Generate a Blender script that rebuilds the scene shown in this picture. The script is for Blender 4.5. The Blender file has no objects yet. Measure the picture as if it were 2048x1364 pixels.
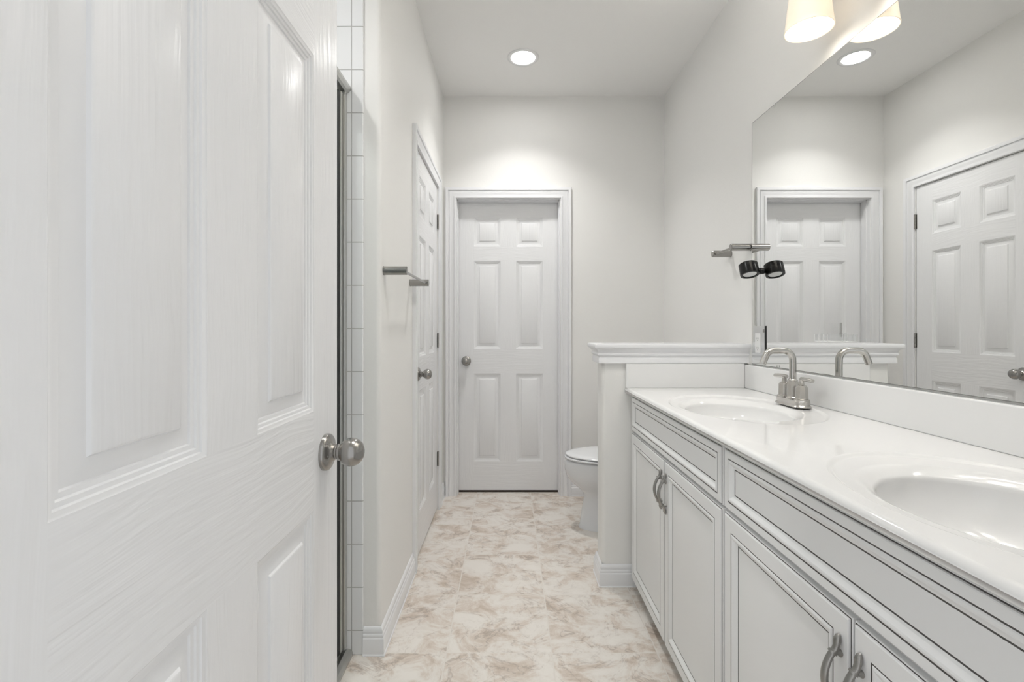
import bpy, bmesh, math, random
from mathutils import Vector, Matrix
random.seed(4)
PI = math.pi
S = bpy.context.scene
COL = S.collection

# ------------------------------------------------------------------ camera, world, exposure
F = 968.0
CZ = 1.155
cd = bpy.data.cameras.new('camera'); cam = bpy.data.objects.new('camera', cd); COL.objects.link(cam)
cam.location = (0, 0, CZ); cam.rotation_euler = (PI/2, 0, 0)
cd.sensor_fit = 'HORIZONTAL'; cd.sensor_width = 36.0; cd.lens = F/2048*36
cd.shift_x = 6/2048; cd.shift_y = -25/2048
cd.clip_start = 0.01; cd.clip_end = 60
S.camera = cam
S.view_settings.view_transform = 'Standard'
S.view_settings.look = 'None'
S.view_settings.gamma = 1
S.view_settings.use_curve_mapping = False
S.view_settings.exposure = 0.23
WORLD = 0.83          # daylight of the bedroom behind the camera, through the open doorway
DOWN_L = 92.0       # recessed downlight
VAN_L = 13.0         # vanity lamps
w = bpy.data.worlds.new('daylight'); S.world = w; w.use_nodes = True
bg = w.node_tree.nodes['Background']
bg.inputs['Color'].default_value = (0.96, 0.98, 1.0, 1); bg.inputs['Strength'].default_value = WORLD

AISLE_FILL = 70.0        # added fill downlight, out of view over the aisle near the entry
SHOWER_L = 140.0      # downlight over the shower
VAN_UP = 330.0        # bulbs seen through the open tops of the shades

S.cycles.transparent_max_bounces = 32

# ------------------------------------------------------------------ plan (metres, camera at origin looking +Y)
XL, XR, YB, ZC = -0.4555, 1.07, 3.34, 2.755       # left wall, right wall, back wall, ceiling
YE = 1.72                                         # near end of the left wall
YF = 0.225                                        # front wall (doorway the camera looks through)
PY0, PY1, PX = 2.175, 2.30, 0.418                 # low partition wall
YCAB0, YCABM, YCAB1 = 0.303, 1.2275, 2.152

# ------------------------------------------------------------------ materials
def new_mat(name):
    m = bpy.data.materials.new(name); m.use_nodes = True
    nt = m.node_tree; b = nt.nodes['Principled BSDF']
    return m, nt, b
def N(nt, t, **kw):
    n = nt.nodes.new(t)
    for k, v in kw.items(): setattr(n, k, v)
    return n
def simple(name, col, rough=0.5, metal=0.0, spec=0.5, coat=0.0):
    m, nt, b = new_mat(name)
    b.inputs['Base Color'].default_value = (*col, 1); b.inputs['Roughness'].default_value = rough
    b.inputs['Metallic'].default_value = metal; b.inputs['Specular IOR Level'].default_value = spec
    b.inputs['Coat Weight'].default_value = coat
    return m
def noise_bump(name, col, rough, scale, strength, dist, vec=(1, 1, 1), detail=4, metal=0.0, distort=0.0, spec=0.5, colvar=0.0):
    m, nt, b = new_mat(name)
    b.inputs['Base Color'].default_value = (*col, 1); b.inputs['Roughness'].default_value = rough
    b.inputs['Metallic'].default_value = metal; b.inputs['Specular IOR Level'].default_value = spec
    tc = N(nt, 'ShaderNodeTexCoord'); mp = N(nt, 'ShaderNodeMapping'); mp.inputs['Scale'].default_value = vec
    no = N(nt, 'ShaderNodeTexNoise'); no.inputs['Scale'].default_value = scale; no.inputs['Detail'].default_value = detail
    no.inputs['Distortion'].default_value = distort
    bu = N(nt, 'ShaderNodeBump'); bu.inputs['Strength'].default_value = strength; bu.inputs['Distance'].default_value = dist
    L = nt.links.new
    L(tc.outputs['Object'], mp.inputs['Vector']); L(mp.outputs[0], no.inputs['Vector'])
    L(no.outputs['Fac'], bu.inputs['Height']); L(bu.outputs[0], b.inputs['Normal'])
    if colvar:
        mx = N(nt, 'ShaderNodeMix', data_type='RGBA')
        mx.inputs[6].default_value = (*[c*(1-colvar) for c in col], 1); mx.inputs[7].default_value = (*col, 1)
        L(no.outputs['Fac'], mx.inputs[0]); L(mx.outputs[2], b.inputs['Base Color'])
    return m
def emit(name, col, strength):
    m = bpy.data.materials.new(name); m.use_nodes = True; nt = m.node_tree
    nt.nodes.clear(); e = N(nt, 'ShaderNodeEmission'); o = N(nt, 'ShaderNodeOutputMaterial')
    e.inputs[0].default_value = (*col, 1); e.inputs[1].default_value = strength
    nt.links.new(e.outputs[0], o.inputs[0]); return m
def thin_glass(name, tint=(0.93, 0.96, 0.95), refl=0.05, edge=0.5, rough=0.0):
    m = bpy.data.materials.new(name); m.use_nodes = True; nt = m.node_tree; nt.nodes.clear()
    t = N(nt, 'ShaderNodeBsdfTransparent'); t.inputs[0].default_value = (*tint, 1)
    g = N(nt, 'ShaderNodeBsdfGlossy'); g.inputs['Roughness'].default_value = rough
    lw = N(nt, 'ShaderNodeLayerWeight'); pw = N(nt, 'ShaderNodeMath', operation='POWER'); pw.inputs[1].default_value = 4.0
    fr = N(nt, 'ShaderNodeMath', operation='MULTIPLY_ADD'); fr.inputs[1].default_value = edge; fr.inputs[2].default_value = refl
    nt.links.new(lw.outputs['Facing'], pw.inputs[0]); nt.links.new(pw.outputs[0], fr.inputs[0])
    mx = N(nt, 'ShaderNodeMixShader'); o = N(nt, 'ShaderNodeOutputMaterial')
    L = nt.links.new
    L(fr.outputs[0], mx.inputs[0]); L(t.outputs[0], mx.inputs[1]); L(g.outputs[0], mx.inputs[2]); L(mx.outputs[0], o.inputs[0])
    return m
def tile_wall(name, plane):
    """white glazed 6 inch wall tiles; plane 'xz' or 'yz'"""
    m, nt, b = new_mat(name); L = nt.links.new
    tc = N(nt, 'ShaderNodeTexCoord'); sp = N(nt, 'ShaderNodeSeparateXYZ'); cb = N(nt, 'ShaderNodeCombineXYZ')
    L(tc.outputs['Object'], sp.inputs[0])
    off = N(nt, 'ShaderNodeMath', operation='ADD'); off.inputs[1].default_value = 0.5565 if plane == 'xz' else -0.2
    offz = N(nt, 'ShaderNodeMath', operation='ADD'); offz.inputs[1].default_value = -0.0867+0.1526*2
    L(sp.outputs['X' if plane == 'xz' else 'Y'], off.inputs[0]); L(sp.outputs['Z'], offz.inputs[0])
    L(off.outputs[0], cb.inputs['X']); L(offz.outputs[0], cb.inputs['Y'])
    br = N(nt, 'ShaderNodeTexBrick', offset=0.0, squash=1.0)
    br.inputs['Scale'].default_value = 1.0; br.inputs['Brick Width'].default_value = 0.1526; br.inputs['Row Height'].default_value = 0.1526
    br.inputs['Mortar Size'].default_value = 0.0016; br.inputs['Mortar Smooth'].default_value = 0.15; br.inputs['Bias'].default_value = 0
    br.inputs['Color1'].default_value = (0.86, 0.87, 0.88, 1); br.inputs['Color2'].default_value = (0.86, 0.87, 0.88, 1)
    br.inputs['Mortar'].default_value = (0.46, 0.46, 0.45, 1)
    L(cb.outputs[0], br.inputs['Vector']); L(br.outputs['Color'], b.inputs['Base Color'])
    bu = N(nt, 'ShaderNodeBump', invert=True); bu.inputs['Strength'].default_value = 0.6; bu.inputs['Distance'].default_value = 0.002
    L(br.outputs['Fac'], bu.inputs['Height']); L(bu.outputs[0], b.inputs['Normal'])
    b.inputs['Roughness'].default_value = 0.12
    return m
def floor_tile():
    m, nt, b = new_mat('travertine_floor_tile'); L = nt.links.new
    tc = N(nt, 'ShaderNodeTexCoord')
    mp = N(nt, 'ShaderNodeMapping'); mp.inputs['Location'].default_value = (0.2225+3.75, -2.098+3.75, 0)
    L(tc.outputs['Object'], mp.inputs['Vector'])
    br = N(nt, 'ShaderNodeTexBrick', offset=0.0, squash=1.0)
    br.inputs['Scale'].default_value = 1.0; br.inputs['Brick Width'].default_value = 0.375; br.inputs['Row Height'].default_value = 0.375
    br.inputs['Mortar Size'].default_value = 0.0026; br.inputs['Mortar Smooth'].default_value = 0.3
    L(mp.outputs[0], br.inputs['Vector'])
    # tile id -> offset of the veining
    sc = N(nt, 'ShaderNodeVectorMath', operation='SCALE'); sc.inputs['Scale'].default_value = 1/0.375
    fl = N(nt, 'ShaderNodeVectorMath', operation='FLOOR'); wn = N(nt, 'ShaderNodeTexWhiteNoise', noise_dimensions='3D')
    ad = N(nt, 'ShaderNodeVectorMath', operation='MULTIPLY_ADD'); ad.inputs[1].default_value = (9, 9, 9)
    L(mp.outputs[0], sc.inputs[0]); L(sc.outputs[0], fl.inputs[0]); L(fl.outputs[0], wn.inputs['Vector'])
    L(wn.outputs['Color'], ad.inputs[0]); L(mp.outputs[0], ad.inputs[2])
    st = N(nt, 'ShaderNodeMapping'); st.inputs['Scale'].default_value = (1.0, 1.15, 1.0); st.inputs['Rotation'].default_value = (0, 0, 0.25)
    L(ad.outputs[0], st.inputs['Vector'])
    n1 = N(nt, 'ShaderNodeTexNoise'); n1.inputs['Scale'].default_value = 7.5; n1.inputs['Detail'].default_value = 9
    n1.inputs['Roughness'].default_value = 0.72; n1.inputs['Distortion'].default_value = 0.55
    n2 = N(nt, 'ShaderNodeTexNoise'); n2.inputs['Scale'].default_value = 6.0; n2.inputs['Detail'].default_value = 7
    n2.inputs['Distortion'].default_value = 0.9; n2.inputs['Roughness'].default_value = 0.6
    L(st.outputs[0], n1.inputs['Vector']); L(st.outputs[0], n2.inputs['Vector'])
    r1 = N(nt, 'ShaderNodeValToRGB'); e = r1.color_ramp.elements
    e[0].position = 0.36; e[0].color = (0.56, 0.47, 0.39, 1); e[1].position = 0.60; e[1].color = (0.82, 0.78, 0.73, 1)
    x = e.new(0.46); x.color = (0.70, 0.625, 0.555, 1); x = e.new(0.52); x.color = (0.78, 0.735, 0.68, 1)
    L(n1.outputs['Fac'], r1.inputs[0])
    # thin veins: |n2 - .5| small
    s1 = N(nt, 'ShaderNodeMath', operation='SUBTRACT'); s1.inputs[1].default_value = 0.5
    s2 = N(nt, 'ShaderNodeMath', operation='ABSOLUTE'); L(n2.outputs['Fac'], s1.inputs[0]); L(s1.outputs[0], s2.inputs[0])
    r2 = N(nt, 'ShaderNodeMapRange'); r2.inputs['From Min'].default_value = 0.0; r2.inputs['From Max'].default_value = 0.022
    r2.inputs['To Min'].default_value = 0.62; r2.inputs['To Max'].default_value = 0.0
    L(s2.outputs[0], r2.inputs['Value'])
    gate = N(nt, 'ShaderNodeMapRange'); gate.inputs['From Min'].default_value = 0.60; gate.inputs['From Max'].default_value = 0.44
    L(n1.outputs['Fac'], gate.inputs['Value'])
    mul = N(nt, 'ShaderNodeMath', operation='MULTIPLY'); L(r2.outputs[0], mul.inputs[0]); L(gate.outputs[0], mul.inputs[1])
    m1 = N(nt, 'ShaderNodeMix', data_type='RGBA'); m1.inputs[7].default_value = (0.36, 0.30, 0.26, 1)
    L(mul.outputs[0], m1.inputs[0]); L(r1.outputs[0], m1.inputs[6])
    m2 = N(nt, 'ShaderNodeMix', data_type='RGBA'); m2.inputs[7].default_value = (0.78, 0.735, 0.68, 1)
    L(br.outputs['Fac'], m2.inputs[0]); L(m1.outputs[2], m2.inputs[6]); L(m2.outputs[2], b.inputs['Base Color'])
    bu = N(nt, 'ShaderNodeBump', invert=True); bu.inputs['Strength'].default_value = 0.5; bu.inputs['Distance'].default_value = 0.0015
    L(br.outputs['Fac'], bu.inputs['Height']); L(bu.outputs[0], b.inputs['Normal'])
    b.inputs['Roughness'].default_value = 0.42
    return m
def door_paint(name, axis):
    """glossy white paint over moulded wood grain; grain runs along local axis 'x' or 'z'"""
    m, nt, b = new_mat(name); L = nt.links.new
    b.inputs['Base Color'].default_value = (0.845, 0.85, 0.86, 1); b.inputs['Roughness'].default_value = 0.27
    tc = N(nt, 'ShaderNodeTexCoord'); mp = N(nt, 'ShaderNodeMapping')
    mp.inputs['Scale'].default_value = (1, 1, 0.055) if axis == 'z' else (0.055, 1, 1)
    L(tc.outputs['Object'], mp.inputs['Vector'])
    wob = N(nt, 'ShaderNodeTexNoise'); wob.inputs['Scale'].default_value = 6.0; wob.inputs['Detail'].default_value = 1
    mp2 = N(nt, 'ShaderNodeMapping'); mp2.inputs['Scale'].default_value = (1, 1, 0.5) if axis == 'z' else (0.5, 1, 1)
    L(tc.outputs['Object'], mp2.inputs['Vector']); L(mp2.outputs[0], wob.inputs['Vector'])
    ma = N(nt, 'ShaderNodeVectorMath', operation='MULTIPLY_ADD'); ma.inputs[1].default_value = (0.05, 0.0, 0.05)
    L(wob.outputs['Color'], ma.inputs[0]); L(mp.outputs[0], ma.inputs[2])
    n1 = N(nt, 'ShaderNodeTexNoise'); n1.inputs['Scale'].default_value = 105; n1.inputs['Detail'].default_value = 2.5; n1.inputs['Roughness'].default_value = 0.5
    L(ma.outputs[0], n1.inputs['Vector'])
    bu = N(nt, 'ShaderNodeBump'); bu.inputs['Strength'].default_value = 1.0; bu.inputs['Distance'].default_value = 0.0011 if axis == 'z' else 0.0015
    L(n1.outputs['Fac'], bu.inputs['Height']); L(bu.outputs[0], b.inputs['Normal'])
    return m

M = {}
M['wall'] = noise_bump('warm_white_wall_paint', (0.87, 0.865, 0.846), 0.62, 90, 0.18, 0.002, detail=3)
M['ceil'] = noise_bump('ceiling_paint', (0.92, 0.915, 0.90), 0.75, 90, 0.15, 0.002, detail=3)
M['trim'] = simple('white_trim_paint', (0.86, 0.865, 0.88), 0.3)
M['doorv'] = door_paint('door_paint_upright_grain', 'z')
M['doorh'] = door_paint('door_paint_level_grain', 'x')
M['doorp'] = simple('door_paint_plain', (0.845, 0.85, 0.86), 0.27)
M['nickel'] = noise_bump('brushed_nickel', (0.35, 0.34, 0.325), 0.22, 60, 0.08, 0.0004, vec=(1, 1, 12), metal=1.0)
M['nickel_faucet'] = noise_bump('brushed_nickel_faucet', (0.55, 0.535, 0.51), 0.2, 60, 0.05, 0.0004, vec=(1, 1, 12), metal=1.0)
M['pewter'] = noise_bump('antique_pewter', (0.42, 0.41, 0.39), 0.34, 40, 0.12, 0.0006, metal=1.0, colvar=0.3)
M['alu'] = simple('satin_aluminium', (0.56, 0.56, 0.54), 0.3, 1.0)
M['dark'] = simple('dark_rubber', (0.012, 0.012, 0.012), 0.5)
M['floor'] = floor_tile()
M['tile_xz'] = tile_wall('white_wall_tile_end', 'xz')
M['tile_yz'] = tile_wall('white_wall_tile_back', 'yz')
M['pan'] = simple('white_shower_pan', (0.8, 0.8, 0.8), 0.25)
M['cab'] = simple('pale_grey_cabinet_paint', (0.87, 0.873, 0.872), 0.38)
M['glaze'] = simple('dark_glaze_line', (0.075, 0.07, 0.066), 0.5)
M['counter'] = simple('white_cultured_marble', (0.86, 0.86, 0.855), 0.1)
M['china'] = simple('white_china', (0.80, 0.81, 0.825), 0.12)
M['mirror'] = simple('mirror_silver', (0.87, 0.875, 0.865), 0.0, 1.0)
M['mirror_edge'] = simple('mirror_cut_edge', (0.22, 0.22, 0.21), 0.3)
M['clear'] = thin_glass('clear_plastic', (0.995, 0.997, 0.997), 0.03, 0.25)
M['glass'] = thin_glass('shower_glass', (0.90, 0.93, 0.92))
M['black'] = simple('black_anodised', (0.006, 0.006, 0.0065), 0.2, 0.0, 0.35)
M['lens'] = simple('white_diffuser_off', (0.78, 0.79, 0.78), 0.4)
def glint_acrylic():
    m = bpy.data.materials.new('acrylic_glint_white'); m.use_nodes = True; nt = m.node_tree; nt.nodes.clear()
    t = N(nt, 'ShaderNodeBsdfTransparent'); d = N(nt, 'ShaderNodeBsdfDiffuse'); d.inputs[0].default_value = (0.9, 0.9, 0.9, 1)
    mx = N(nt, 'ShaderNodeMixShader'); mx.inputs[0].default_value = 0.72; o = N(nt, 'ShaderNodeOutputMaterial')
    nt.links.new(t.outputs[0], mx.inputs[1]); nt.links.new(d.outputs[0], mx.inputs[2]); nt.links.new(mx.outputs[0], o.inputs[0]); return m
M['glint'] = glint_acrylic()  # milky white stands in for bright glints on the clear holder
M['film'] = thin_glass('clear_film', (0.998, 0.999, 0.999), 0.008, 0.05)
M['plate'] = simple('polished_outlet_plate', (0.80, 0.81, 0.81), 0.18, 1.0)
M['white_plastic'] = simple('white_plastic', (0.82, 0.82, 0.82), 0.3)
M['vbulb'] = emit('vanity_bulb_glow', (1.0, 0.965, 0.92), VAN_UP)
M['vlamp'] = emit('vanity_lamp_glow', (1.0, 0.955, 0.90), VAN_L)
M['carpet'] = noise_bump('dark_brown_threshold', (0.075, 0.06, 0.05), 0.9, 300, 0.6, 0.004, colvar=0.7)
def shade_mat():
    m, nt, b = new_mat('frosted_opal_shade')
    b.inputs['Base Color'].default_value = (0.80, 0.75, 0.66, 1); b.inputs['Roughness'].default_value = 0.35
    b.inputs['Emission Color'].default_value = (1.0, 0.80, 0.56, 1); b.inputs['Emission Strength'].default_value = 0.36
    return m
M['shade'] = shade_mat()

# ------------------------------------------------------------------ mesh builder
class MB:
    def __init__(s): s.v = []; s.f = []; s.m = []
    def face(s, pts, mi=0):
        i = len(s.v); s.v += [tuple(p) for p in pts]; s.f.append(list(range(i, i+len(pts)))); s.m.append(mi)
    def box(s, x0, x1, y0, y1, z0, z1, mi=0):
        i = len(s.v)
        s.v += [(x, y, z) for z in (z0, z1) for y in (y0, y1) for x in (x0, x1)]
        for q in ((0, 2, 3, 1), (4, 5, 7, 6), (0, 1, 5, 4), (2, 6, 7, 3), (0, 4, 6, 2), (1, 3, 7, 5)):
            s.f.append([i+k for k in q]); s.m.append(mi)
    def rings(s, rings, closed=True, cap0=True, cap1=True, mi=0):
        n = len(rings[0]); i = len(s.v)
        for r in rings: s.v += [tuple(p) for p in r]
        for a in range(len(rings)-1):
            for k in range(n if closed else n-1):
                k2 = (k+1) % n
                s.f.append([i+a*n+k, i+a*n+k2, i+(a+1)*n+k2, i+(a+1)*n+k])
                s.m.append(mi[a] if isinstance(mi, (list, tuple)) else mi)
        m0 = mi[0] if isinstance(mi, (list, tuple)) else mi
        m1 = mi[-1] if isinstance(mi, (list, tuple)) else mi
        if cap0: s.f.append([i+k for k in range(n)][::-1]); s.m.append(m0)
        if cap1: s.f.append([i+(len(rings)-1)*n+k for k in range(n)]); s.m.append(m1)
    def lathe(s, prof, o=(0, 0, 0), axis=(0, 0, 1), n=32, mi=0, cap0=True, cap1=True):
        ax = Vector(axis).normalized(); t = Vector((0, 0, 1)) if abs(ax.z) < 0.9 else Vector((1, 0, 0))
        u = ax.cross(t).normalized(); w = ax.cross(u); o = Vector(o)
        rs = [[o+ax*h+(u*math.cos(2*PI*k/n)+w*math.sin(2*PI*k/n))*max(r, 1e-5) for k in range(n)] for r, h in prof]
        s.rings(rs, True, cap0, cap1, mi)
    def tube(s, pts, rad, n=14, sx=1.0, sy=1.0, up=(0, 0, 1), mi=0):
        pts = [Vector(p) for p in pts]; k = len(pts)
        if not isinstance(rad, (list, tuple)): rad = [rad]*k
        rs = []; u = None
        for i in range(k):
            t = (pts[min(i+1, k-1)]-pts[max(i-1, 0)]).normalized()
            if u is None:
                r0 = Vector(up)
                if abs(t.dot(r0)) > 0.95: r0 = Vector((1, 0, 0))
                u = t.cross(r0).normalized()
            else:
                u = (u-t*u.dot(t)).normalized()
            w = t.cross(u)
            rs.append([pts[i]+u*(math.cos(2*PI*j/n)*rad[i]*sx)+w*(math.sin(2*PI*j/n)*rad[i]*sy) for j in range(n)])
        s.rings(rs, mi=mi)
    def prism(s, poly, z0, z1, mi=0):
        s.rings([[(x, y, z0) for x, y in poly], [(x, y, z1) for x, y in poly]], mi=mi)
    def build(s, name, mats, parent=None, loc=(0, 0, 0), rotz=0.0, smooth=None, bevel=0.0, merge=True, seg=2):
        me = bpy.data.meshes.new(name); me.from_pydata(s.v, [], s.f)
        if not isinstance(mats, (list, tuple)): mats = [mats]
        for m in mats: me.materials.append(m)
        for p, mi in zip(me.polygons, s.m): p.material_index = mi
        bm = bmesh.new(); bm.from_mesh(me)
        if merge: bmesh.ops.remove_doubles(bm, verts=bm.verts, dist=1e-6)
        bmesh.ops.recalc_face_normals(bm, faces=bm.faces); bm.to_mesh(me); bm.free()
        o = bpy.data.objects.new(name, me); COL.objects.link(o)
        o.location = loc; o.rotation_euler = (0, 0, rotz)
        if parent: o.parent = parent
        if bevel:
            b = o.modifiers.new('edge', 'BEVEL'); b.width = bevel; b.segments = seg; b.limit_method = 'ANGLE'; b.angle_limit = math.radians(40)
            b.harden_normals = False
        if smooth is not None:
            for p in me.polygons: p.use_smooth = True
            me.set_sharp_from_angle(angle=math.radians(smooth))
        return o

def tag(o, label=None, cat=None, group=None, kind=None):
    if label: o['label'] = label
    if cat: o['category'] = cat
    if group: o['group'] = group
    if kind: o['kind'] = kind
    return o
def empty(name, loc=(0, 0, 0), rotz=0.0):
    o = bpy.data.objects.new(name, None); COL.objects.link(o); o.empty_display_size = 0.05
    o.location = loc; o.rotation_euler = (0, 0, rotz); return o
def copy_tree(o, parent=None):
    c = o.copy(); COL.objects.link(c)
    if parent: c.parent = parent
    for ch in list(o.children): copy_tree(ch, c)
    return c
def struct(o, label, cat): return tag(o, label, cat, kind='structure')

def sweep_plan(mb, path, prof, z0=0.0, mi=0):
    """profile (t outwards to the right-hand side of the path, z) along a plan polyline with mitred corners"""
    P = [Vector((x, y)) for x, y in path]; n = len(P)
    nr = []
    for i in range(n-1):
        d = (P[i+1]-P[i]).normalized(); nr.append(Vector((d.y, -d.x)))
    rs = []
    for i in range(n):
        if i == 0: m = nr[0]
        elif i == n-1: m = nr[-1]
        else:
            m = nr[i-1]+nr[i]; m = m/m.dot(nr[i])
        rs.append([(P[i].x+m.x*t, P[i].y+m.y*t, z0+z) for t, z in prof])
    mb.rings(rs, mi=mi)

# ------------------------------------------------------------------ setting: shell
def rounded_corner(cx, cy, r, a0, a1, n=6):
    return [(cx+r*math.cos(a0+(a1-a0)*k/n), cy+r*math.sin(a0+(a1-a0)*k/n)) for k in range(n+1)]

b = MB(); b.box(-1.5, 1.2, -0.3, 3.62, -0.1, 0.0)
struct(b.build('floor', M['floor']), 'beige marbled square tile floor', 'floor')
b = MB(); b.box(-1.5, 1.2, 0.1, 3.62, ZC, ZC+0.1)
struct(b.build('ceiling', M['ceil']), 'plain off-white ceiling with one round downlight', 'ceiling')

# left wall with an opening for door_2
D2Y0, D2Y1, DH = 2.360, 3.0755, 2.048
b = MB(); rr = 0.018
poly = [(-0.60, YE), (-0.516, YE)]+rounded_corner(XL-rr, YE+rr, rr, -PI/2, 0)+[(XL, D2Y0-0.004), (-0.60, D2Y0-0.004)]
b.prism(poly, 0, ZC)
b.box(-0.60, XL, D2Y0-0.004, D2Y1+0.004, DH+0.004, ZC)
b.box(-0.60, XL, D2Y1+0.004, YB, 0, ZC)
b.box(-0.64, -0.60, YE+0.1, YB, 0, ZC)
struct(b.build('wall_left', M['wall'], smooth=35), 'warm white painted left wall beyond the shower', 'wall')

# back wall with an opening for door_3
D3X0, D3X1, D3Y = -0.360, 0.351, 3.42
b = MB()
b.box(-0.64, D3X0-0.004, YB, 3.50, 0, ZC); b.box(D3X1+0.004, XR+0.1, YB, 3.50, 0, ZC)
b.box(D3X0-0.004, D3X1+0.004, YB, 3.50, DH+0.006, ZC); b.box(-0.64, XR+0.1, 3.50, 3.56, 0, ZC)
struct(b.build('wall_back', M['wall']), 'warm white end wall around the far closed door', 'wall')
b = MB(); b.box(XR, XR+0.12, 0.1, YB, 0, ZC)
struct(b.build('wall_right', M['wall']), 'warm white right wall behind the mirror and vanity', 'wall')
# front wall, the doorway the camera looks through
b = MB()
b.box(-1.45, -0.40, 0.11, YF, 0, ZC); b.box(0.37, XR, 0.11, YF, 0, ZC); b.box(-0.40, 0.37, 0.11, YF, 2.07, ZC)
struct(b.build('wall_front', M['wall']), 'entry wall with the open doorway at the camera', 'wall')
# shower alcove
b = MB(); b.box(-1.40, -0.60, 1.7201, 1.80, 0, ZC, 1); b.box(-1.40, -0.516, 1.712, YE, 0, ZC, 0)
struct(b.build('wall_shower_end', [M['tile_xz'], M['wall']], bevel=0.003), 'white square tiled end wall of the shower', 'wall')
b = MB(); b.box(-1.46, -1.40, YF, 1.80, 0, ZC)
struct(b.build('wall_shower_back', M['tile_yz']), 'white tiled long wall inside the shower', 'wall')
b = MB(); b.box(-1.40, -0.60, YF, YF+0.01, 0, ZC)
struct(b.build('wall_shower_front', M['tile_xz']), 'white tiled near wall of the shower', 'wall')
b = MB(); b.box(-1.40, -0.615, YF+0.01, 1.712, 0, 0.012)
struct(b.build('floor_shower', M['pan'], bevel=0.004), 'white shower floor behind the glass', 'floor')

# low partition wall with rounded corners
b = MB(); rr = 0.02
poly = [(XR, PY1)]+rounded_corner(PX+rr, PY1-rr, rr, PI/2, PI)+rounded_corner(PX+rr, PY0+rr, rr, PI, 1.5*PI)+[(XR, PY0)]
b.prism(poly, 0, 1.04)
struct(b.build('wall_partition', M['wall'], smooth=35), 'low partition wall between the vanity and the toilet', 'wall')
capprof = [(0.0, 0.0), (0.018, 0.0), (0.018, 0.022), (0.015, 0.027), (0.015, 0.031), (0.022, 0.036), (0.023, 0.041), (0.020, 0.046),
           (0.021, 0.052), (0.025, 0.059), (0.031, 0.064), (0.031, 0.066), (0.036, 0.067), (0.038, 0.070), (0.038, 0.083), (0.035, 0.0866), (-0.03, 0.0866), (-0.03, 0.04), (0, 0.04)]
b = MB(); sweep_plan(b, [(XR, PY1), (PX, PY1), (PX, PY0), (XR, PY0)], capprof, 1.0)
b.box(PX+0.02, XR, PY0+0.02, PY1-0.02, 1.045, 1.0866)
struct(b.build('trim_1', M['trim'], smooth=40), 'white moulded cap on the low partition wall', 'trim')

# baseboards
bbp = [(0, 0), (0.017, 0), (0.0165, 0.004), (0.014, 0.006), (0.014, 0.056), (0.0125, 0.060), (0.0105, 0.062), (0.0115, 0.068), (0.0100, 0.073), (0.0075, 0.075), (0.0085, 0.082), (0.006, 0.090), (0.002, 0.096), (0, 0.097)]
def baseboard(name, path, label):
    b = MB(); sweep_plan(b, path, bbp); return struct(b.build(name, M['trim'], smooth=35), label, 'baseboard')
baseboard('baseboard_left', [(-0.516, YE), (XL, YE), (XL, 2.285)], 'white baseboard wrapping the end of the left wall')
baseboard('baseboard_left_far', [(XL, 3.152), (XL, YB)], 'short white baseboard piece in the far left corner')
baseboard('baseboard_back', [(0.4194, YB), (XR, YB)][::1], 'white baseboard on the end wall behind the toilet')
baseboard('baseboard_right', [(XR, YB), (XR, PY1)], 'white baseboard on the right wall behind the toilet')
baseboard('baseboard_partition', [(XR, PY1), (PX, PY1), (PX, PY0), (0.62, PY0)], 'white baseboard around the foot of the low partition')

# door casings
casp = [(0,0),(0,.010),(.004,.012),(.011,.012),(.0125,.0065),(.020,.0070),(.030,.0120),(.040,.0150),(.044,.0150),(.0455,.0100),(.050,.0100),(.0515,.018),(.064,.020),(.0695,.019),(.071,.016),(.071,0)]
def casing(name, origin, sdir, ndir, s0, s1, zt, label, jamb, rev=0.006):
    o = Vector(origin); sd = Vector(sdir); nd = Vector(ndir); b = MB()
    def P(s, z, t): return o+sd*s+nd*t+Vector((0, 0, z))
    rs = []
    for (s, z, ws, wz) in ((s0-rev, 0, -1, 0), (s0-rev, zt+rev, -1, 1), (s1+rev, zt+rev, 1, 1), (s1+rev, 0, 1, 0)):
        rs.append([P(s+ws*wd, z+wz*wd, t) for wd, t in casp])
    b.rings(rs)
    # jamb boards and stops in the thickness of the wall
    def BX(sa, sb, ta, tb, za, zb):
        c = [P(s, z, t) for z in (za, zb) for t in (ta, tb) for s in (sa, sb)]
        i = len(b.v); b.v += [tuple(q) for q in c]
        for q in ((0, 2, 3, 1), (4, 5, 7, 6), (0, 1, 5, 4), (2, 6, 7, 3), (0, 4, 6, 2), (1, 3, 7, 5)): b.f.append([i+k for k in q]); b.m.append(0)
    for (t0, t1, thick) in jamb:
        BX(s0-0.0035, s0-0.0035+thick, t0, t1, 0, zt+0.0035); BX(s1+0.0035-thick, s1+0.0035, t0, t1, 0, zt+0.0035)
        BX(s0-0.0035, s1+0.0035, t0, t1, zt+0.0055-thick, zt+0.0055)
    return struct(b.build(name, M['trim'], smooth=35), label, 'door trim')
casing('trim_2', (0, YB, 0), (1, 0, 0), (0, -1, 0), D3X0, D3X1, 2.048, 'white moulded casing around the far closed door', [(-0.07, 0, 0.004), (-0.074, -0.03, 0.010)])
casing('trim_3', (XL, 0, 0), (0, 1, 0), (1, 0, 0), D2Y0, D2Y1, 2.048, 'white moulded casing around the closed door on the left wall', [])
# carpet seen as the dark line under the far door
b = MB(); b.box(D3X0-0.0, D3X1+0.0, D3Y-0.004, 3.498, 0, 0.011)
struct(b.build('trim_4', M['carpet']), 'dark brown carpet strip under the far closed door', 'threshold')

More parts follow.
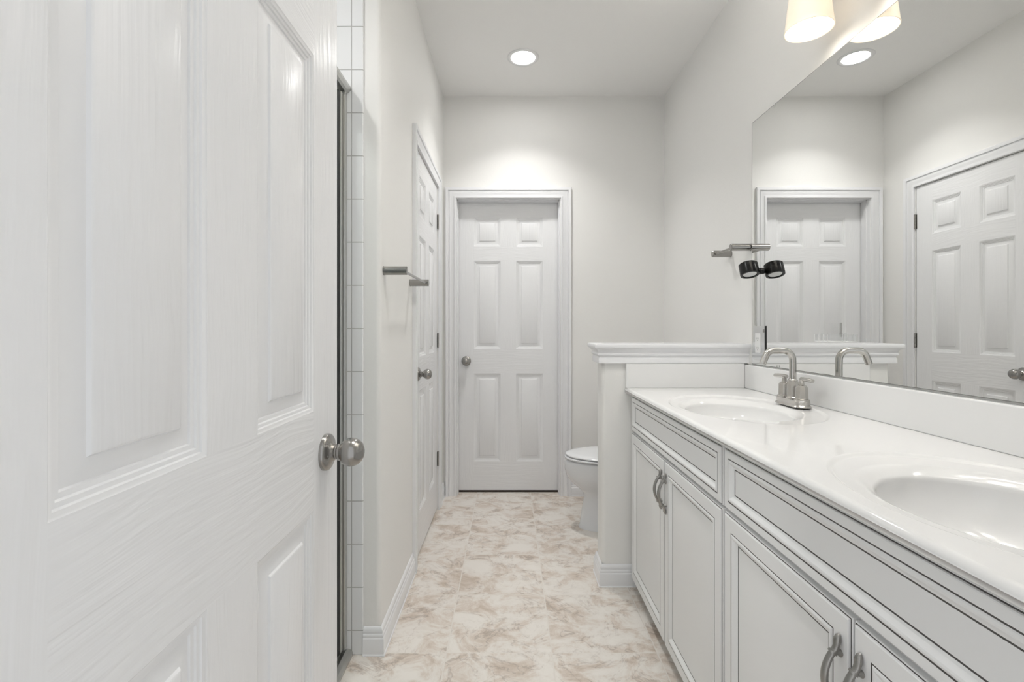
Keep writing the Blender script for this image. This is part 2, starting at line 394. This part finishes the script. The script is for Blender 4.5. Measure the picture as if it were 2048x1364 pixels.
# ------------------------------------------------------------------ doors
W = 0.711
SX = [0, 0.112, 0.301, 0.410, 0.599, W]
SZ = [0, 0.2015, 0.8235, 0.9965, 1.6185, 1.7205, 1.9255, 2.034]
PPROF = [(0.0, 0.0), (0.002, 0.0012), (0.0055, 0.0022), (0.007, 0.0042), (0.011, 0.0050), (0.0125, 0.0070), (0.017, 0.0078), (0.0185, 0.0098), (0.022, 0.0100), (0.0385, 0.0052), (0.0405, 0.0022), (0.043, 0.0012)]
def slab_mesh():
    b = MB(); T = 0.035
    for side in (0, 1):
        def P(x, z, d): return (x, d if side == 0 else T-d, z)
        for i in range(5):
            for j in range(7):
                x0, x1, z0, z1 = SX[i], SX[i+1], SZ[j], SZ[j+1]
                if i in (1, 3) and j in (1, 3, 5):
                    rs = [[P(x0+q, z0+q, d), P(x1-q, z0+q, d), P(x1-q, z1-q, d), P(x0+q, z1-q, d)] for q, d in PPROF]
                    b.rings(rs, True, False, True, [2]*(len(rs)-2)+[0])
                else:
                    b.face([P(x0, z0, 0), P(x1, z0, 0), P(x1, z1, 0), P(x0, z1, 0)], 1 if (j in (0, 2, 4, 6) and i in (1, 2, 3)) else 0)
    for j in range(7):
        for x in (0, W): b.face([(x, 0, SZ[j]), (x, T, SZ[j]), (x, T, SZ[j+1]), (x, 0, SZ[j+1])], 0)
    for i in range(5):
        for z in (0, SZ[-1]): b.face([(SX[i], 0, z), (SX[i+1], 0, z), (SX[i+1], T, z), (SX[i], T, z)], 0)
    return b
KNOB = [(0.0, 0.071), (0.009, 0.0705), (0.017, 0.067), (0.0225, 0.061), (0.0258, 0.053), (0.0262, 0.046), (0.0240, 0.038), (0.0195, 0.0325), (0.0155, 0.0300), (0.0150, 0.0285), (0.0158, 0.0265), (0.0150, 0.0245), (0.0125, 0.0225), (0.0125, 0.012)]
ROSE = [(0.0125, 0.020), (0.0150, 0.0185), (0.0165, 0.0150), (0.0230, 0.0115), (0.0305, 0.0090), (0.0330, 0.0070), (0.0338, 0.0040), (0.0338, -0.0005)]
def knob_parts(parent, x, z, face_y, out):
    b = MB(); b.lathe(KNOB, (x, face_y, z), (0, out, 0), 40); k = b.build('door_knob', M['nickel'], parent, smooth=50)
    k['label'] = 'round brushed nickel door knob'
    b = MB(); b.lathe(ROSE, (x, face_y, z), (0, out, 0), 40)
    b.lathe([(0.0032, 0.0100), (0.0032, 0.0135), (0.0018, 0.0135), (0.0018, 0.0125)], (x-0.019, face_y, z-0.003), (0, out, 0), 12)
    b.build('rosette', M['nickel'], k, smooth=50)
def hinge_part(parent, x, z):
    b = MB(); b.lathe([(0.0, -0.048), (0.0035, -0.047), (0.0055, -0.0455), (0.0055, -0.018), (0.0050, -0.0175), (0.0055, -0.017), (0.0055, 0.017), (0.0050, 0.0175), (0.0055, 0.018), (0.0055, 0.0455), (0.0035, 0.047), (0.0, 0.048)], (x, -0.0065, z), (0, 0, 1), 16)
    b.box(x-0.010, x+0.002, -0.0022, -0.0008, z-0.045, z+0.045)
    b.box(x+0.001, x+0.0055, -0.0022, -0.0008, z-0.045, z+0.045)
    h = b.build('hinge', M['nickel'], parent, smooth=40); h['label'] = 'brushed nickel butt hinge'
def door(name, loc, rotz, knob_x, hinge_x, label, both=False):
    e = empty(name, loc, rotz); struct(e, label, 'door')
    slab_mesh().build('door_slab', [M['doorv'], M['doorh'], M['doorp']], e, smooth=25)
    knob_parts(e, knob_x, 0.912, 0.0, -1)
    if both: knob_parts(e, knob_x, 0.912, 0.035, 1)
    if hinge_x is not None:
        for z in (0.314, 1.066, 1.819): hinge_part(e, hinge_x, z)
    return e
ang = math.atan2(0.711, 0.0023)
door('door_1', (-0.3428, 0.247, 0.014), ang, W-0.060, None, 'open white six-panel door filling the left foreground', both=True)
door('door_2', (XL-0.002, D2Y0+0.002, 0.014), PI/2, 0.068, W+0.0045, 'closed white six-panel door on the left wall')
door('door_3', (D3X0, D3Y, 0.014), 0.0, 0.058, None, 'closed white six-panel door in the far end wall')

# ------------------------------------------------------------------ recessed downlights
def downlight(name, x, y, label, power, spread, glow):
    e = empty(name, (x, y, ZC))
    b = MB(); b.lathe([(0.070, -0.0006), (0.0702, -0.003), (0.078, -0.006), (0.090, -0.005), (0.094, -0.001), (0.094, -0.0001)], n=48, cap0=False, cap1=False)
    b.build('trim_ring', M['white_plastic'], e, smooth=50)
    b = MB(); b.lathe([(0.0, -0.0015), (0.070, -0.0015), (0.070, -0.0005), (0.0, -0.0005)], n=48)
    b.build('lens', emit('downlight_lens', (1.0, 0.99, 0.97), glow), e)
    ld = bpy.data.lights.new('downlight_beam', 'AREA'); ld.shape = 'DISK'; ld.size = 0.136; ld.energy = power*0.0484; ld.color = (1.0, 0.99, 0.97); ld.spread = math.radians(spread)
    lo = bpy.data.objects.new('beam', ld); COL.objects.link(lo); lo.parent = e; lo.location = (0, 0, -0.004)
    tag(e, label, 'ceiling light', 'recessed ceiling downlights')
downlight('recessed_downlight', 0.083, 2.858, 'round white recessed downlight glowing in the ceiling before the far door', DOWN_L, 109, 32.0)
downlight('added_aisle_light', 0.12, 1.20, 'added out-of-view fill downlight over the aisle between the vanity and the open door', AISLE_FILL, 120, 6.0)  # no known fixture here; added to brighten the room evenly
downlight('recessed_downlight.001', -1.08, 0.97, 'round white recessed downlight over the shower behind the open door', SHOWER_L, 170, 6.0)

# ------------------------------------------------------------------ vanity light bar above the mirror
SHADES = (1.552, 1.337, 1.122, 0.907)
e = empty('vanity_light', (XR, 1.23, 2.33))
b = MB(); b.box(-0.028, -0.0, -0.46, 0.46, -0.055, 0.055); b.build('backplate', M['nickel'], e, bevel=0.006)
def shade_parts(y):
    x = 0.962-XR; z0 = 2.112-2.33
    a = MB(); a.tube([(-0.02, y, -0.02), (-0.035, y, -0.025), (x+0.047, y, z0+0.165)], 0.007)
    a.lathe([(0.052, 0.160), (0.0535, 0.160), (0.0535, 0.172), (0.0515, 0.172)], (x, y, z0), n=32, cap0=False, cap1=False); arm = a.build('arm', M['nickel'], e, smooth=50)
    s = MB(); s.lathe([(0.0475, 0.175), (0.050, 0.1755), (0.0505, 0.165), (0.0555, 0.12), (0.062, 0.07), (0.0675, 0.02), (0.0685, 0.006), (0.0705, 0.003), (0.0705, 0.0), (0.0685, -0.001), (0.0660, 0.001),
                      (0.0650, 0.02), (0.0595, 0.07), (0.053, 0.12), (0.048, 0.165), (0.0475, 0.175)], (x, y, z0), n=48, cap0=False, cap1=False)
    sh = s.build('shade', M['shade'], e, smooth=60); sh['label'] = 'tapered opal glass shade lit warm'
    d = MB(); d.lathe([(0.0, 0.055), (0.0600, 0.055), (0.0597, 0.058), (0.0, 0.058)], (x, y, z0), n=48); d.build('lamp', M['vlamp'], sh)
    d = MB(); d.lathe([(0.032*math.sin(PI*k/10), 0.125-0.032*math.cos(PI*k/10)) for k in range(11)], (x, y, z0), n=20); d.build('bulb', M['vbulb'], sh, smooth=60)
for y in SHADES: shade_parts(y-1.23)
tag(e, 'vanity light with warm tapered glass shade above the mirror', 'wall light')

# ------------------------------------------------------------------ mirror
MX = 1.065
e = empty('wall_mirror', (XR, 1.24, 1.0))
b = MB(); y0, y1, z0, z1 = 0.36-1.24, 2.122-1.24, -0.001, 1.055
b.box(MX-XR+0.001, -0.0, y0, y1, z0, z1, 1)
b.rings([[(MX-XR, y0+q, z0+q), (MX-XR, y1-q, z0+q), (MX-XR, y1-q, z1-q), (MX-XR, y0+q, z1-q)] for q in (0.0003, 0.0021)], True, False, True, [1])
b.m[-1] = 0
g = b.build('mirror_glass', [M['mirror'], M['mirror_edge']], e)
for (yy, zz, up) in ((1.943, 1.055, 1), (0.60, 1.055, 1), (1.914, 0.001, -1)):
    b = MB(); b.box(MX-XR-0.004, 0, yy-1.24-0.008, yy-1.24+0.008, zz-0.011 if up > 0 else zz-0.002, zz+0.007 if up > 0 else zz+0.009)
    if up < 0: b.box(MX-XR-0.006, MX-XR-0.004, yy-1.24-0.003, yy-1.24+0.003, zz+0.002, zz+0.007, 1)
    b.build('clip', [M['clear'], M['pewter']], e, bevel=0.002)
tag(e, 'large frameless mirror above the double vanity', 'mirror')

# ------------------------------------------------------------------ outlet set in the mirror edge
e = empty('wall_outlet', (MX, 2.056, 1.093))
b = MB(); b.box(-0.004, -0.0002, -0.047, 0.049, -0.073, 0.073, 0); b.build('cover_plate', M['plate'], e, bevel=0.0015)
b = MB(); b.box(-0.0041, -0.0002, -0.0490, -0.0472, -0.073, 0.073); b.build('edge_strip', M['dark'], e)
b = MB(); b.box(-0.0065, -0.004, -0.016, 0.026, -0.042, 0.042); rc = b.build('receptacle', M['white_plastic'], e, bevel=0.002)
for zc in (-0.02, 0.02):
    b = MB()
    for yy in (0.000, 0.010): b.box(-0.0071, -0.0063, yy-0.0010, yy+0.0010, zc-0.004, zc+0.004)
    b.lathe([(0.0, 0.0063), (0.002, 0.0063), (0.002, 0.0071), (0.0, 0.0071)], (0, 0.005, zc-0.009), (-1, 0, 0), 10)
    b.build('slot', M['pewter'], rc)
for zc in (0.056, 0.064-0.02+0.005):
    b = MB(); b.lathe([(0.003, 0.004), (0.003, 0.0065), (0.0, 0.007)], (0, -0.040, zc), (-1, 0, 0), 12); b.build('screw', M['pewter'], e)
tag(e, 'white power outlet in a metal plate at the left mirror edge', 'outlet')

# ------------------------------------------------------------------ clear holder stuck to the mirror
e = empty('toothbrush_holder', (MX, 1.578, 1.111))
b = MB(); b.box(-0.048, -0.001, -0.033, 0.033, 0, 0.003); b.build('tray', M['glint'], e, bevel=0.001)  # whitened to paint the bright glint along the clear base
b = MB()
b.box(-0.048, -0.0465, -0.033, 0.033, 0.003, 0.024); b.box(-0.0465, -0.001, -0.033, -0.0315, 0.003, 0.024); b.box(-0.0465, -0.001, 0.0315, 0.033, 0.003, 0.024)
b.build('rail', M['clear'], e)
for yy in (-0.0315, -0.012, 0.012, 0.0315):
    b = MB(); b.box(-0.0486, -0.0466, yy-0.0012, yy+0.0012, 0.003, 0.025); b.build('divider', M['glint'], e)  # pale strips paint glints on the clear rail
b = MB(); b.lathe([(0.011, 0.003), (0.011, 0.030), (0.010, 0.030), (0.010, 0.003)], (-0.030, 0.010, 0), n=24, cap0=False, cap1=False); b.build('cup', M['clear'], e, smooth=40)
b = MB(); b.box(-0.0045, -0.0006, -0.024, 0.024, 0.003, 0.062, 0)
b.box(-0.0030, -0.0006, -0.0246, -0.024, 0.016, 0.062, 1)
b.build('backplate', [M['film'], M['pewter']], e, bevel=0.0006)
tag(e, 'small clear acrylic holder stuck on the mirror above the far faucet', 'holder')

# ------------------------------------------------------------------ black swivel puck light on the mirror
e = empty('swivel_light', (MX, 2.04, 1.404))
R = Matrix.Rotation(math.radians(-20), 4, 'X')
cx = 1.0115-MX
def tilt(b):
    b.v = [tuple((R @ Vector(v))+Vector((cx, 0, 0))) for v in b.v]; return b
b = MB(); b.lathe([(0.0, 0.026), (0.034, 0.026), (0.0375, 0.0225), (0.0375, -0.0225), (0.0365, -0.026), (0.0295, -0.026), (0.0270, -0.0215), (0.0, -0.0215)], n=48)
tilt(b).build('housing', M['black'], e, smooth=40)
b = MB(); b.lathe([(0.0, -0.0225), (0.0262, -0.0225), (0.0262, -0.0216), (0.0, -0.0216)], n=40); tilt(b).build('lens', M['lens'], e)
b = MB(); b.tube([(cx+0.033, 0, -0.005), (cx+0.040, 0, -0.006), (-0.008, 0, -0.007)], [0.0075, 0.0095, 0.0105])
b.lathe([(0.007, 0.0125), (0.0115, 0.010), (0.0135, 0.006), (0.0135, 0.0005)], (0, 0, -0.007), (-1, 0, 0), 24); b.build('swivel_mount', M['black'], e, smooth=50)
tag(e, 'small black swivel light fixed to the left edge of the mirror', 'wall light')

# ------------------------------------------------------------------ towel bars
def towel_bar(name, x, ya, yb, z, out, label, length, group=None):
    e = empty(name, (x, (ya+yb)/2, z)); h = (yb-ya)/2
    for s in (-1, 1):
        b = MB(); b.lathe([(0.0, length), (0.0135, length), (0.0158, length-0.002), (0.0158, 0.002), (0.0165, 0.002), (0.0165, 0.0002), (0, 0.0002)], (0, s*h, 0), (out, 0, 0), 32)
        b.build('post', M['nickel'], e, smooth=40)
    b = MB(); b.tube([(out*(length-0.012), -h+0.0155 if True else 0, -0.002), (out*(length-0.012), h-0.0155, -0.002)], 0.0052, 16); b.build('bar', M['nickel'], e, smooth=50)
    return tag(e, label, 'towel bar', 'brushed nickel towel bars')
towel_bar('towel_bar', XL, 1.757, 2.225, 1.365, 1, 'brushed nickel towel bar on the left wall before the door', 0.087)
towel_bar('towel_bar.001', XR, 2.142, 2.335, 1.515, -1, 'short brushed nickel towel bar on the right wall beside the mirror', 0.090)

# ------------------------------------------------------------------ vanity cabinets
def front(b, y0, y1, z0, z1, frame, X0=0.542, X1=0.5598):
    """glazed cabinet front: 0 paint, 1 dark glaze lines; faces -X"""
    f = frame
    prof = [(0.0, X1, 0), (0.0, X0+0.0056, 0), (0.0008, X0+0.0044, 0), (0.0018, X0+0.0040, 1), (0.0040, X0+0.0040, 0), (0.0046, X0+0.0010, 0), (0.0064, X0, 0),
            (f-0.0028, X0, 1), (f-0.0002, X0+0.0003, 0), (f+0.0015, X0-0.0010, 0), (f+0.0045, X0-0.0016, 0), (f+0.0080, X0-0.0008, 0), (f+0.0110, X0+0.0016, 0), (f+0.0150, X0+0.0052, 0), (f+0.0185, X0+0.0066, 0), (f+0.0190, X0+0.0074, 1), (f+0.0217, X0+0.0076, 0)]
    rs = [[(x, y0+d, z0+d), (x, y1-d, z0+d), (x, y1-d, z1-d), (x, y0+d, z1-d)] for d, x, _ in prof]
    b.rings(rs, True, True, True, [p[2] for p in prof[:-1]])
    b.m[-1] = 0
def pull(parent, y, zt=0.656, zb=0.516):
    L = zt-zb
    X = 0.5418
    b = MB()
    zs = [i/16 for i in range(17)]
    pts = []; rad = []
    for t in zs:
        z = zb+0.022+t*(L-0.044); a = math.sin(PI*t)
        pts.append((X-0.0075-0.0195*a**0.8, y, z)); rad.append(0.0046+0.0012*a)
    b.tube(pts, rad, 12, sx=1.25, sy=0.85, up=(1, 0, 0))
    for s, ze in ((1, zt), (-1, zb)):
        # leaf shaped foot lying on the door with a boss that carries the bow
        fo = [(X-0.0020, y, ze), (X-0.0042, y, ze-s*0.003), (X-0.0058, y, ze-s*0.010), (X-0.0066, y, ze-s*0.017), (X-0.0085, y, ze-s*0.023), (X-0.0125, y, ze-s*0.030), (X-0.0145, y, ze-s*0.033)]
        b.tube(fo, [0.0022, 0.0052, 0.0070, 0.0060, 0.0060, 0.0062, 0.0050], 12, sx=1.0, sy=0.75, up=(1, 0, 0))
        b.tube([(X-0.0002, y, ze-s*0.031), (X-0.006, y, ze-s*0.029), (X-0.0105, y, ze-s*0.027)], [0.0065, 0.0045, 0.0052], 12)
        b.tube([(X-0.012, y, ze-s*0.0275), (X-0.0142, y, ze-s*0.0305)], [0.0072, 0.0072], 14)
    h = b.build('handle', M['pewter'], parent, smooth=60); h['label'] = 'antique pewter arched pull'
def cabinet(name, y0, y1, label):
    e = empty(name, (0, 0, 0))
    b = MB()
    b.box(0.560, 0.578, y0+0.001, y1-0.001, 0.052, 0.8675)           # face frame
    b.box(0.578, 1.066, y0+0.001, y0+0.016, 0.052, 0.8675); b.box(0.578, 1.066, y1-0.016, y1-0.001, 0.052, 0.8675)
    b.box(0.578, 1.066, y0+0.016, y1-0.016, 0.052, 0.068); b.box(1.055, 1.066, y0+0.016, y1-0.016, 0.068, 0.70)
    b.build('carcass', M['cab'], e, bevel=0.001)
    b = MB(); b.box(0.655, 0.673, y0+0.001, y1-0.001, 0.0, 0.0515); b.build('toe_kick', M['cab'], e)
    b = MB(); front(b, y0+0.0085, y1-0.0055, 0.7035, 0.856, 0.025); b.build('drawer_front', [M['cab'], M['glaze']], e)
    ym = (y0+y1)/2+0.0015
    for (a, c, hy) in ((y0+0.0085, ym-0.0025, ym-0.024), (ym+0.0025, y1-0.0055, ym+0.024)):
        b = MB(); front(b, a, c, 0.0515, 0.6945, 0.042); d = b.build('door', [M['cab'], M['glaze']], e)
        pull(d, hy)
    tag(e, label, 'vanity cabinet', 'pale grey vanity cabinets under the long counter')
    return e
cabinet('vanity_cabinet', YCABM, YCAB1, 'pale grey glazed vanity cabinet beside the low partition')
cabinet('vanity_cabinet.001', YCAB0, YCABM, 'pale grey glazed vanity cabinet under the near sink')

# ------------------------------------------------------------------ countertop with two moulded basins
ZT = 0.890
CX0, CX1, CY0, CY1 = 0.520, XR-0.002, 0.235, 2.1735
BAS = [(0.772, 1.640), (0.772, 0.735)]
BA, BB = 0.158, 0.196            # bowl half axes
RA, RB = 0.222, 0.300            # shallow outer recess half axes
def sm(a, b_, x):
    t = min(max((x-a)/(b_-a), 0), 1); return t*t*(3-2*t)
e = empty('vanity_countertop', (0, 0, 0))
t = MB()
XF = CX0+0.012; YM = 1.1875
NB = 96
for k, (cx_, cy_) in enumerate(BAS):
    ox = cx_+0.012
    ya, yb = (YM, CY1) if k == 0 else (CY0, YM)
    # rim of the shallow recess, then straight out to the rectangle of counter around it
    rect = [(XF, ya), (CX1, ya), (CX1, yb), (XF, yb)]
    def hit(dx, dy):
        c = []
        if dx > 0: c.append((CX1-ox)/dx)
        if dx < 0: c.append((XF-ox)/dx)
        if dy > 0: c.append((yb-cy_)/dy)
        if dy < 0: c.append((ya-cy_)/dy)
        q = min(c); return (ox+dx*q, cy_+dy*q)
    th = sorted([2*PI*i/NB for i in range(NB)]+[math.atan2((y-cy_)/RB, (x-ox)/RA) % (2*PI) for x, y in rect])
    r0 = [(*hit(RA*math.cos(a), RB*math.sin(a)), ZT) for a in th]
    r1 = [(ox+1.02*RA*math.cos(a), cy_+1.02*RB*math.sin(a), ZT) for a in th]
    t.rings([r0, r1], True, False, False)
    rg = [r1]
    for q in (1.011, 1.003, 0.995, 0.987, 0.979, 0.971, 0.963):
        rg.append([(ox+q*RA*math.cos(a), cy_+q*RB*math.sin(a), ZT-0.0055*sm(1.02, 0.963, q)) for a in th])
    def inner(q, z): return [(cx_+q*BA*math.cos(a), cy_+q*BB*math.sin(a), z) for a in th]
    rg.append(inner(1.20, ZT-0.0055))
    for i in range(1, 9):
        f = i/8; q = 1.20-0.20*f
        rg.append(inner(q, ZT-0.0055-0.016*(1-math.cos(f*PI/2))))
    for i in range(1, 23):
        f = i/22*PI/2
        rg.append(inner(max(math.cos(f)**0.8, 0.004), ZT-0.0215-0.108*math.sin(f)**1.05))
    bm_ = MB(); bm_.rings(rg, True, False, True)
    bs = bm_.build('basin', M['counter'], e, smooth=75)
    d = MB(); d.lathe([(0.0, 0.001), (0.012, 0.001), (0.0125, 0.0005), (0.013, 0.002), (0.021, 0.003), (0.023, 0.001), (0.0235, -0.002)], (cx_, cy_, ZT-0.1285), n=32)
    d.build('drain', M['nickel_faucet'], bs, smooth=40)
for i in range(6):
    a0, a1 = PI/2*i/6, PI/2*(i+1)/6
    P_ = lambda a, y: (CX0+0.012*(1-math.sin(a)), y, ZT-0.012*(1-math.cos(a)))
    for ya, yb in ((CY0, YM), (YM, CY1)): t.face([P_(a0, ya), P_(a0, yb), P_(a1, yb), P_(a1, ya)])
zb = 0.868
t.rings([[(CX0, y, zb+0.004) for y in (CY0, CY1)], [(CX0, y, ZT-0.012) for y in (CY0, CY1)]], False, False, False)
t.rings([[(CX0, y, zb+0.004) for y in (CY0, CY1)], [(CX0+0.004, y, zb) for y in (CY0, CY1)], [(CX0+0.055, y, zb) for y in (CY0, CY1)]], False, False, False)
t.build('counter_slab', M['counter'], e, smooth=60)
b = MB(); b.box(1.0500, XR-0.0008, CY0, 2.1735, ZT-0.0002, 0.9945); b.build('backsplash', M['counter'], e, bevel=0.004, seg=3)
b = MB(); b.box(CX0+0.002, 1.0495, 2.1535, 2.1745, ZT-0.0002, 0.9985); b.build('side_splash', M['counter'], e, bevel=0.003, seg=3)
tag(e, 'long white moulded countertop with two oval basins', 'countertop')

# ------------------------------------------------------------------ faucet
def stadium(hx, hy, n=10):
    """plan outline: half width hx, half length hy (along y)"""
    r = hx; return [(r*math.cos(a), (hy-r)+r*math.sin(a)) for a in [PI*k/n for k in range(n+1)]]+[(r*math.cos(a), -(hy-r)+r*math.sin(a)) for a in [PI+PI*k/n for k in range(n+1)]]
def faucet(name, x, y, label):
    e = empty(name, (x, y, ZT))
    b = MB(); lv = [(0.030, 0.080, 0.0), (0.030, 0.080, 0.003), (0.027, 0.077, 0.006), (0.0255, 0.0755, 0.008), (0.0255, 0.0755, 0.020), (0.0235, 0.0735, 0.0225)]
    b.rings([[(px, py, z) for px, py in stadium(hx, hy)] for hx, hy, z in lv]); b.build('base_plate', M['nickel_faucet'], e, smooth=35)
    b = MB()
    b.lathe([(0.024, 0.0222), (0.024, 0.027), (0.0200, 0.030), (0.0185, 0.080), (0.0150, 0.088), (0.0128, 0.0905)], n=8)
    r = 0.0112
    ctl = [(0, 0.085)]
    pts = [(0, 0, 0.085), (0, 0, 0.10), (0, 0, 0.12), (0, 0, 0.14)]
    for k in range(1, 9):                      # first bend
        a = PI/2*k/8; pts.append((-0.034*(1-math.cos(a)), 0, 0.1545+0.034*math.sin(a)))
    pts.append((-0.055, 0, 0.1885)); 
    a_end = math.radians(68)
    for k in range(1, 8):
        a = a_end*k/7; pts.append((-0.066-0.030*math.sin(a), 0, 0.1885-0.030*(1-math.cos(a))))
    lx, _, lz = pts[-1]; dx, dz = -math.cos(a_end), -math.sin(a_end)
    pts += [(lx+dx*0.015, 0, lz+dz*0.015), (lx+dx*0.030, 0, lz+dz*0.030)]
    b.tube(pts, r, 20); b.build('spout', M['nickel_faucet'], e, smooth=40)
    for s in (1, -1):
        h = MB()
        h.lathe([(0.0245, 0.0222), (0.0245, 0.027), (0.0205, 0.0290), (0.0192, 0.066), (0.0150, 0.073), (0.0085, 0.076), (0.0075, 0.088), (0.0085, 0.093)], (0, s*0.0508, 0), n=8)
        h.tube([(0.004, s*0.0430, 0.0945), (0.002, s*0.056, 0.0950), (-0.004*s, s*0.082, 0.0945), (-0.007*s, s*0.1000, 0.0935)], [0.0066, 0.0072, 0.0072, 0.0064], 14, sx=1.0, sy=0.95)
        h.build('lever_handle', M['nickel_faucet'], e, smooth=30)
    return tag(e, label, 'faucet', 'faucets on the vanity countertop')
faucet('bathroom_faucet', 0.985, 1.680, 'brushed nickel two-handle faucet behind the far basin')
faucet('bathroom_faucet.001', 0.985, 0.775, 'brushed nickel two-handle faucet behind the near basin')

# ------------------------------------------------------------------ toilet
TY = 2.82
def egg(xf, xb, hw, z, n=40, p=2.0):
    xc = xb-hw*0.95; af = xc-xf; ab = xb-xc; out = []
    for k in range(n):
        a = 2*PI*k/n; c, s = math.cos(a), math.sin(a)
        pc = math.copysign(abs(c)**(2/p), c); ps = math.copysign(abs(s)**(2/p), s)
        out.append((xc-(af if c > 0 else ab)*pc, TY+hw*ps, z))
    return out
e = empty('toilet', (0, 0, 0))
secs = [(0.405, 0.985, 0.118, 0.0), (0.405, 0.985, 0.118, 0.012), (0.412, 0.98, 0.112, 0.022), (0.425, 0.975, 0.104, 0.11), (0.437, 0.97, 0.100, 0.180), (0.433, 0.97, 0.106, 0.202),
        (0.404, 0.972, 0.128, 0.230), (0.372, 0.976, 0.150, 0.256), (0.346, 0.980, 0.168, 0.284), (0.330, 0.984, 0.179, 0.312), (0.325, 0.985, 0.183, 0.345), (0.324, 0.985, 0.184, 0.385), (0.327, 0.984, 0.182, 0.395), (0.336, 0.98, 0.175, 0.399)]
b = MB(); b.rings([egg(f, k, h, z, p=2.15) for f, k, h, z in secs]); b.build('bowl', M['china'], e, smooth=60)
b = MB(); b.rings([egg(f, k, h, z, p=2.1) for f, k, h, z in ((0.338, 0.865, 0.172, 0.4025), (0.326, 0.870, 0.183, 0.4045), (0.324, 0.87, 0.185, 0.412), (0.332, 0.868, 0.178, 0.4165))]); b.build('seat', M['china'], e, smooth=50)
b = MB(); b.rings([egg(f, k, h, z, p=2.1) for f, k, h, z in ((0.341, 0.865, 0.169, 0.4200), (0.330, 0.868, 0.180, 0.4215), (0.330, 0.868, 0.180, 0.428), (0.338, 0.862, 0.173, 0.4335), (0.37, 0.84, 0.145, 0.4375), (0.46, 0.78, 0.08, 0.4395))]); b.build('lid', M['china'], e, smooth=50)
b = MB(); b.box(0.872, 1.058, TY-0.215, TY+0.215, 0.4005, 0.735); b.build('tank', M['china'], e, bevel=0.02, seg=4, smooth=40)
b = MB(); b.box(0.862, 1.063, TY-0.225, TY+0.225, 0.7355, 0.770); b.build('tank_lid', M['china'], e, bevel=0.010, seg=3, smooth=40)
b = MB(); b.tube([(0.872, TY-0.15, 0.67), (0.852, TY-0.15, 0.67), (0.850, TY-0.13, 0.668), (0.850, TY-0.085, 0.662)], [0.007, 0.006, 0.005, 0.006]); b.build('flush_lever', M['nickel'], e, smooth=50)
tag(e, 'white toilet with closed lid behind the low partition', 'toilet')

# ------------------------------------------------------------------ shower door
e = empty('shower_door', (-0.585, 1.712, 0))
def lb(x0, x1, y0, y1, z0, z1): 
    b = MB(); b.box(x0+0.585, x1+0.585, y0-1.712, y1-1.712, z0, z1); return b
Y0s = YF+0.0105
b = MB(); rp = [(-0.0255, 0.0), (0.012, 0.0), (0.020, 0.004), (0.0265, 0.012), (0.0265, 0.022), (0.020, 0.030), (0.006, 0.034), (-0.0255, 0.034)]
b.rings([[(x, yy-1.712, 1.985+z) for x, z in rp] for yy in (Y0s, 1.7115)]); b.build('header_rail', M['alu'], e, bevel=0.002)
b = MB(); rp = [(-0.030, 0.0), (0.033, 0.0), (0.033, 0.010), (0.026, 0.020), (0.012, 0.024), (0.010, 0.016), (-0.004, 0.016), (-0.006, 0.030), (-0.030, 0.030)]
b.rings([[(x, yy-1.712, z+0.0001) for x, z in rp] for yy in (Y0s, 1.7115)]); b.build('bottom_track', M['alu'], e)
lb(-0.604, -0.572, 1.690, 1.7115, 0.0305, 1.9845).build('wall_jamb', M['alu'], e, bevel=0.002)
lb(-0.604, -0.572, Y0s, Y0s+0.02, 0.0305, 1.9845).build('wall_jamb', M['alu'], e, bevel=0.002)
lb(-0.597, -0.579, 1.668, 1.687, 0.036, 1.975).build('door_stile', M['alu'], e, bevel=0.002)
lb(-0.594, -0.582, 1.6515, 1.6675, 0.036, 1.972).build('gasket', M['dark'], e)
lb(-0.591, -0.585, Y0s+0.022, 1.651, 0.036, 1.972).build('glass_panel', M['glass'], e)
tag(e, 'framed glass shower door with satin metal rails behind the open door', 'shower door')
